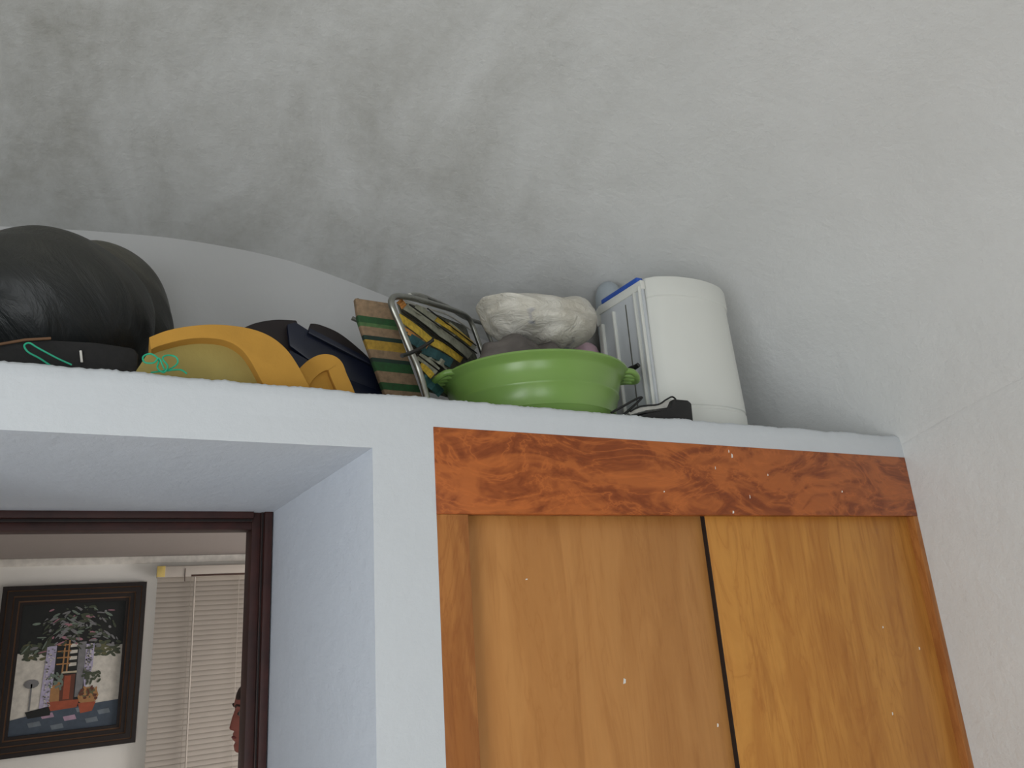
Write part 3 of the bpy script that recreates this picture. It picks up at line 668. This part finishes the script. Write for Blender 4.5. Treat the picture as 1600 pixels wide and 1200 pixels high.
pp('pt_door', [(.40, .57), (.56, .57), (.56, .8), (.40, .8)], 5)
pp('pt_pot', [(.46, .58), (.52, .58), (.52, .76), (.46, .76)], 5.3); pp('pt_wood', [(.34, .66), (.42, .6), (.43, .8), (.34, .8)], 5.3)
pp('pt_slate', [(0, .88), (.3, .84), (1, .80), (1, 1), (0, 1)], 4.5)
for i in range(7):
    for j in range(3):
        u = i * .16 - .05 + j * .05; v = .88 + j * .045 - i * .011
        if (i + j) % 2 == 0 and 0 <= u and u + .1 <= 1 and v + .03 < 1: pp('pt_tile' if (i == 2 or i == 3) and j < 2 else 'pt_slate2', [(u, v), (u + .11, v - .008), (u + .13, v + .028), (u + .02, v + .034)], 6)
pp('pt_dark', [(.13, .83), (.36, .80), (.36, .87), (.16, .88)], 6.2)
pp('pt_pot', [(.32, .77), (.62, .77), (.6, .83), (.36, .84)], 6.4)
ell('pt_wood', .70, .75, .10, .07, 6.6); ell('pt_olive', .70, .73, .08, .04, 6.8); pp('pt_pot', [(.61, .8), (.78, .8), (.75, .87), (.64, .88)], 7)
for i in range(26): ell('pt_wood' if i % 2 else 'pt_door', .70 + random.uniform(-.08, .08), .73 + random.uniform(-.05, .05), .018, .01, 7.2 + i * .01, random.random() * 3)
ell('pt_shadow', .16, .62, .07, .035, 5); pp('pt_shadow', [(.155, .62), (.17, .62), (.17, .82), (.155, .82)], 5)
for i in range(22): ell('pt_leaf', .38 + random.uniform(-.06, .06), .60 + random.uniform(-.04, .07), .02, .01, 7 + i * .01, random.random() * 3); ell('pt_green', .72 + random.uniform(-.08, .08), .58 + random.uniform(-.03, .07), .022, .011, 7 + i * .01, random.random() * 3)
for i in range(230):
    u = random.gauss(.5, .21); v = .05 + abs(random.gauss(0.18, .10)) - .05 * (1 - abs(u - .5) * 2)
    if .05 < u < .95 and .03 < v < .42: ell(random.choice(['pt_pink', 'pt_leaf', 'pt_shadow', 'pt_green', 'pt_green', 'pt_shadow', 'pt_dark']), u, v, random.uniform(.012, .05), random.uniform(.005, .013), 7.5 + i * .005, (u - .5) * 1.8 + random.uniform(-.6, .6), 7)
for i in range(70): ell(random.choice(['pt_white', 'pt_shadow']), .31 + random.uniform(-.04, .04), random.uniform(.36, .8), .008, .005, 8.4); ell(random.choice(['pt_white', 'pt_shadow']), .68 + random.uniform(-.03, .03), random.uniform(.34, .56), .008, .005, 8.4)
ob = pb.build('canvas', None, pf, smooth=0)

# ------------------------------------------------------------------ venetian blind
BYY = FY - 0.045
lt = at(246, 886, BYY); bx0 = lt.x; bx1 = 1.02; bz1 = lt.z
bl = thing('venetian_blind', ((bx0 + bx1) / 2, BYY, 0.75), 'cream venetian blind hanging beside the painting, behind the door frame', 'blind')
MB().box((bx0, BYY - .02, bz1 - .052), (bx1, BYY + .03, bz1)).build('headrail', 'slat_cream', bl, bevel=0.002)
MB().box((bx0 + .155, BYY - .0215, bz1 - .052), (bx1, BYY - .019, bz1 - .043)).build('rail_dark_strip', 'cord_brown', bl)  # dark brown line along the bottom of the headrail
MB().box((bx0 - .003, BYY - .024, bz1 - .05), (bx0 + .034, BYY - .019, bz1 + .002)).build('end_bracket', 'bracket_yellow', bl, bevel=0.001)
b = MB(); z = bz1 - .062; dz = 0.0235
while z > 0.78:
    vs = []
    for x in (bx0 + .004, bx1 - .004):
        for k in range(5):
            t = k / 4 - .5; yy = BYY + .005 + t * 0.017; zz = z + t * 0.025 * 1.0 + 0.0022 * (1 - 4 * t * t); vs.append((x, yy, zz))
    vs2 = [(a, c - 0.0006, e - .0003) for a, c, e in vs]
    b.add(vs + vs2, [(k, k + 1, k + 6, k + 5) for k in range(4)] + [(k + 10, k + 15, k + 16, k + 11) for k in range(4)] + [(0, 10, 11, 1), (1, 11, 12, 2), (2, 12, 13, 3), (3, 13, 14, 4), (5, 6, 16, 15), (6, 7, 17, 16), (7, 8, 18, 17), (8, 9, 19, 18), (0, 5, 15, 10), (4, 14, 19, 9)])
    z -= dz
sl_ = b.build('slats', 'slat_cream', bl)
MB().box((bx0, BYY - .008, .75), (bx1, BYY + .014, .772)).build('bottom_rail', 'slat_cream', bl, bevel=0.002)
for xx in (bx0 + .155, bx0 + .385): MB().tube([(xx, BYY - .012, bz1 - .055), (xx, BYY - .012, .77)], 0.0013, 6).build('ladder_cord', 'cord_white', bl)
MB().tube([(bx0 + .172, BYY - .022, bz1 - .055), (bx0 + .176, BYY - .024, 1.02)], 0.0042, 8).build('tilt_wand', 'cord_white', bl)
MB().tube([(bx0 + .125, BYY - .022, bz1 - .012), (bx0 + .125, BYY - .024, bz1 - .075)], 0.002, 6).build('wand_hook', 'cord_brown', bl)

# ------------------------------------------------------------------ person beyond the door
PY = 2.85
nose = at(359, 1134, PY); chin = at(371, 1180, PY)
HZ = chin.z                 # chin height
FX = nose.x                 # nose tip x; the face looks to -x
pr = thing('person', (FX + .14, PY, 0), 'person with dark hair in profile, mostly hidden behind the right side of the door frame', 'person')
hv = []; hf = []; NR, NS = 46, 40
HH = 0.232
fx = [(0, .060), (.012, .084), (.03, .088), (.040, .082), (.050, .090), (.058, .086), (.066, .091), (.078, .084), (.09, .086), (.12, .088), (.14, .087), (.155, .091), (.18, .086), (.20, .070), (.218, .045), (.232, 0.0)]
bx = [(0, .030), (.03, .045), (.06, .075), (.1, .098), (.14, .106), (.18, .098), (.21, .068), (.232, 0.0)]
wy = [(0, .030), (.03, .048), (.06, .060), (.1, .070), (.15, .074), (.19, .066), (.215, .044), (.232, 0.0)]
def ip(t, z):
    for (a, c), (d_, e) in zip(t, t[1:]):
        if z <= d_: return c + (e - c) * (z - a) / (d_ - a)
    return t[-1][1]
HC = Vector((FX + .103, PY, HZ))
for j in range(NR + 1):
    z = HH * (j / NR); z = min(z, HH - .0002)
    for i in range(NS):
        a = 2 * math.pi * i / NS; ca_, sa = math.cos(a), math.sin(a)
        X = (ip(fx, z) if ca_ > 0 else ip(bx, z)) * (abs(ca_) ** .9) * (1 if ca_ > 0 else -1); Yh = ip(wy, z) * (abs(sa) ** .85) * (1 if sa > 0 else -1)
        if ca_ > 0:
            if .074 < z < .145: X += (0.020 * (1 - (z - .082) / .063) if z > .082 else .020 * (z - .074) / .008) * math.exp(-(Yh / .014) ** 2)
            X -= .011 * math.exp(-((z - .132) / .012) ** 2) * (math.exp(-((abs(Yh) - .031) / .015) ** 2))
            X += .004 * math.exp(-((z - .054) / .01) ** 2) * math.exp(-(Yh / .022) ** 2)
        hv.append((HC.x - X, PY + Yh, HZ + z))
for j in range(NR):
    for i in range(NS): hf.append((j * NS + i, j * NS + (i + 1) % NS, (j + 1) * NS + (i + 1) % NS, (j + 1) * NS + i))
hf.append(tuple(range(NS))); hf.append(tuple(NR * NS + i for i in range(NS)))
def skinmesh(joints, edges, levels=2):
    me = bpy.data.meshes.new('tmp'); me.from_pydata([j[0] for j in joints], edges, []); o = bpy.data.objects.new('tmp', me); COL.objects.link(o)
    o.modifiers.new('s', 'SKIN'); sv = me.skin_vertices[0].data
    for i, j in enumerate(joints): sv[i].radius = (j[1], j[2] if len(j) > 2 else j[1]); sv[i].use_root = (i == 0)
    ss = o.modifiers.new('u', 'SUBSURF'); ss.levels = levels; ss.render_levels = levels
    bpy.context.view_layer.update(); dg = bpy.context.evaluated_depsgraph_get(); ev = o.evaluated_get(dg); m2 = bpy.data.meshes.new_from_object(ev)
    vs = [v.co.copy() for v in m2.vertices]; fs = [tuple(p.vertices) for p in m2.polygons]
    bpy.data.objects.remove(o); bpy.data.meshes.remove(me); bpy.data.meshes.remove(m2); return vs, fs
bxc = HC.x + 0.03
S = HZ / 1.33
J = [((bxc, PY, .82 * S), .11, .14), ((bxc, PY, 1.0 * S), .095, .12), ((bxc, PY, 1.16 * S), .10, .14), ((bxc, PY, 1.26 * S), .055, .07), ((bxc - .012, PY, 1.34 * S), .05), ((bxc - .03, PY, HZ + .06), .05)]
E_ = [(0, 1), (1, 2), (2, 3), (3, 4), (4, 5)]
for sg in (-1, 1):
    n0 = len(J); J += [((bxc, PY + sg * .09, .74 * S), .085), ((bxc - .01, PY + sg * .095, .43 * S), .052), ((bxc, PY + sg * .1, .08), .034), ((bxc - .13, PY + sg * .105, .03), .026)]
    E_ += [(0, n0), (n0, n0 + 1), (n0 + 1, n0 + 2), (n0 + 2, n0 + 3)]
    n1 = len(J); J += [((bxc, PY + sg * .18, 1.2 * S), .05), ((bxc + .02, PY + sg * .22, .95 * S), .038), ((bxc - .03, PY + sg * .225, .74 * S), .026), ((bxc - .045, PY + sg * .225, .69 * S), .024, .014)]
    E_ += [(2, n1), (n1, n1 + 1), (n1 + 1, n1 + 2), (n1 + 2, n1 + 3)]
    for q, (dx, ln) in enumerate(((-.03, .065), (-.01, .075), (.01, .07), (.028, .055))):
        m0 = len(J); b0 = Vector((bxc - .05 + dx, PY + sg * .225, .66 * S)); J += [(tuple(b0), .009), (tuple(b0 + Vector((-.008, -sg * .004, -ln * .5))), .0085), (tuple(b0 + Vector((-.018, -sg * .015, -ln))), .007)]
        E_ += [(n1 + 3, m0), (m0, m0 + 1), (m0 + 1, m0 + 2)]
    m0 = len(J); J += [((bxc - .085, PY + sg * .215, .69 * S), .0095), ((bxc - .098, PY + sg * .205, .665 * S), .008)]; E_ += [(n1 + 2, m0), (m0, m0 + 1)]
sv, sf2 = skinmesh(J, E_)
b = MB().add(sv, sf2); b.add(hv, hf)
for sg in (-1, 1):  # ears
    P = [Vector((HC.x + .012 + .012 * math.cos(t), PY + sg * .076, HZ + .105 + .03 * math.sin(t))) for t in [2 * math.pi * i / 14 for i in range(14)]]; b.tube(P, .006, 8, closed=True)
body = b.build('body', 'skin', pr, smooth=180)
hb = MB(); hv2 = []; 
for p in hv:
    v = Vector(p); r = v - Vector((HC.x, PY, HZ + .12)); sc_ = 1.10 + .05 * noise.noise(v * 40) + .06 * noise.noise(v * 18)
    face = (v.x < HC.x - .035) and (v.z < HZ + .168); hv2.append((Vector((HC.x, PY, HZ + .12)) + r * (0.90 if face else sc_)) + Vector((0.006 if not face else 0, 0, 0)))
hb.add(hv2, hf); hb.build('hair', 'hair', pr, smooth=180)
for sg in (-1, 1):
    b = MB(); vs_, fs_ = icoverts(3); c = Vector((HC.x - .072, PY + sg * .031, HZ + .130)); b.add([c + v * .0115 for v in vs_], fs_); e_ = b.build('eye', 'eye_white', pr, smooth=180)
    b = MB(); c2 = c + Vector((-.0085, 0, 0)); b.add([c2 + v * .0055 for v in vs_], fs_); b.build('iris', 'iron_dark', e_, smooth=180)
    MB().tube(smoothpath([(HC.x - .088, PY + sg * .012, HZ + .151), (HC.x - .089, PY + sg * .03, HZ + .157), (HC.x - .072, PY + sg * .05, HZ + .152)], 4), .0035, 6).build('eyebrow', 'hair', pr)
MB().tube(smoothpath([(HC.x - .082, PY - .02, HZ + .056), (HC.x - .0925, PY, HZ + .057), (HC.x - .082, PY + .02, HZ + .056)], 5), .0042, 8).build('lips', 'lip', pr)
def clothe(name, idx, mat, grow, extra=()):
    mp = {}; JJ = []; EE = []
    for k in idx: mp[k] = len(JJ); JJ.append((J[k][0], J[k][1] + grow, (J[k][2] if len(J[k]) > 2 else J[k][1]) + grow))
    for a, c in E_:
        if a in mp and c in mp: EE.append((mp[a], mp[c]))
    v, f = skinmesh(JJ, EE); MB().add(v, f).build(name, mat, pr, smooth=180)
arm0 = 6 + 4; leg = 6; per = 4 + 4 + 12 + 2
clothe('shirt', [1, 0, 2, 6 + 4, 6 + 5, 6 + per + 4, 6 + per + 5], 'shirt_cloth', .014)
clothe('trousers', [0, 6, 7, 8, 6 + per, 7 + per, 8 + per], 'trouser_cloth', .016)
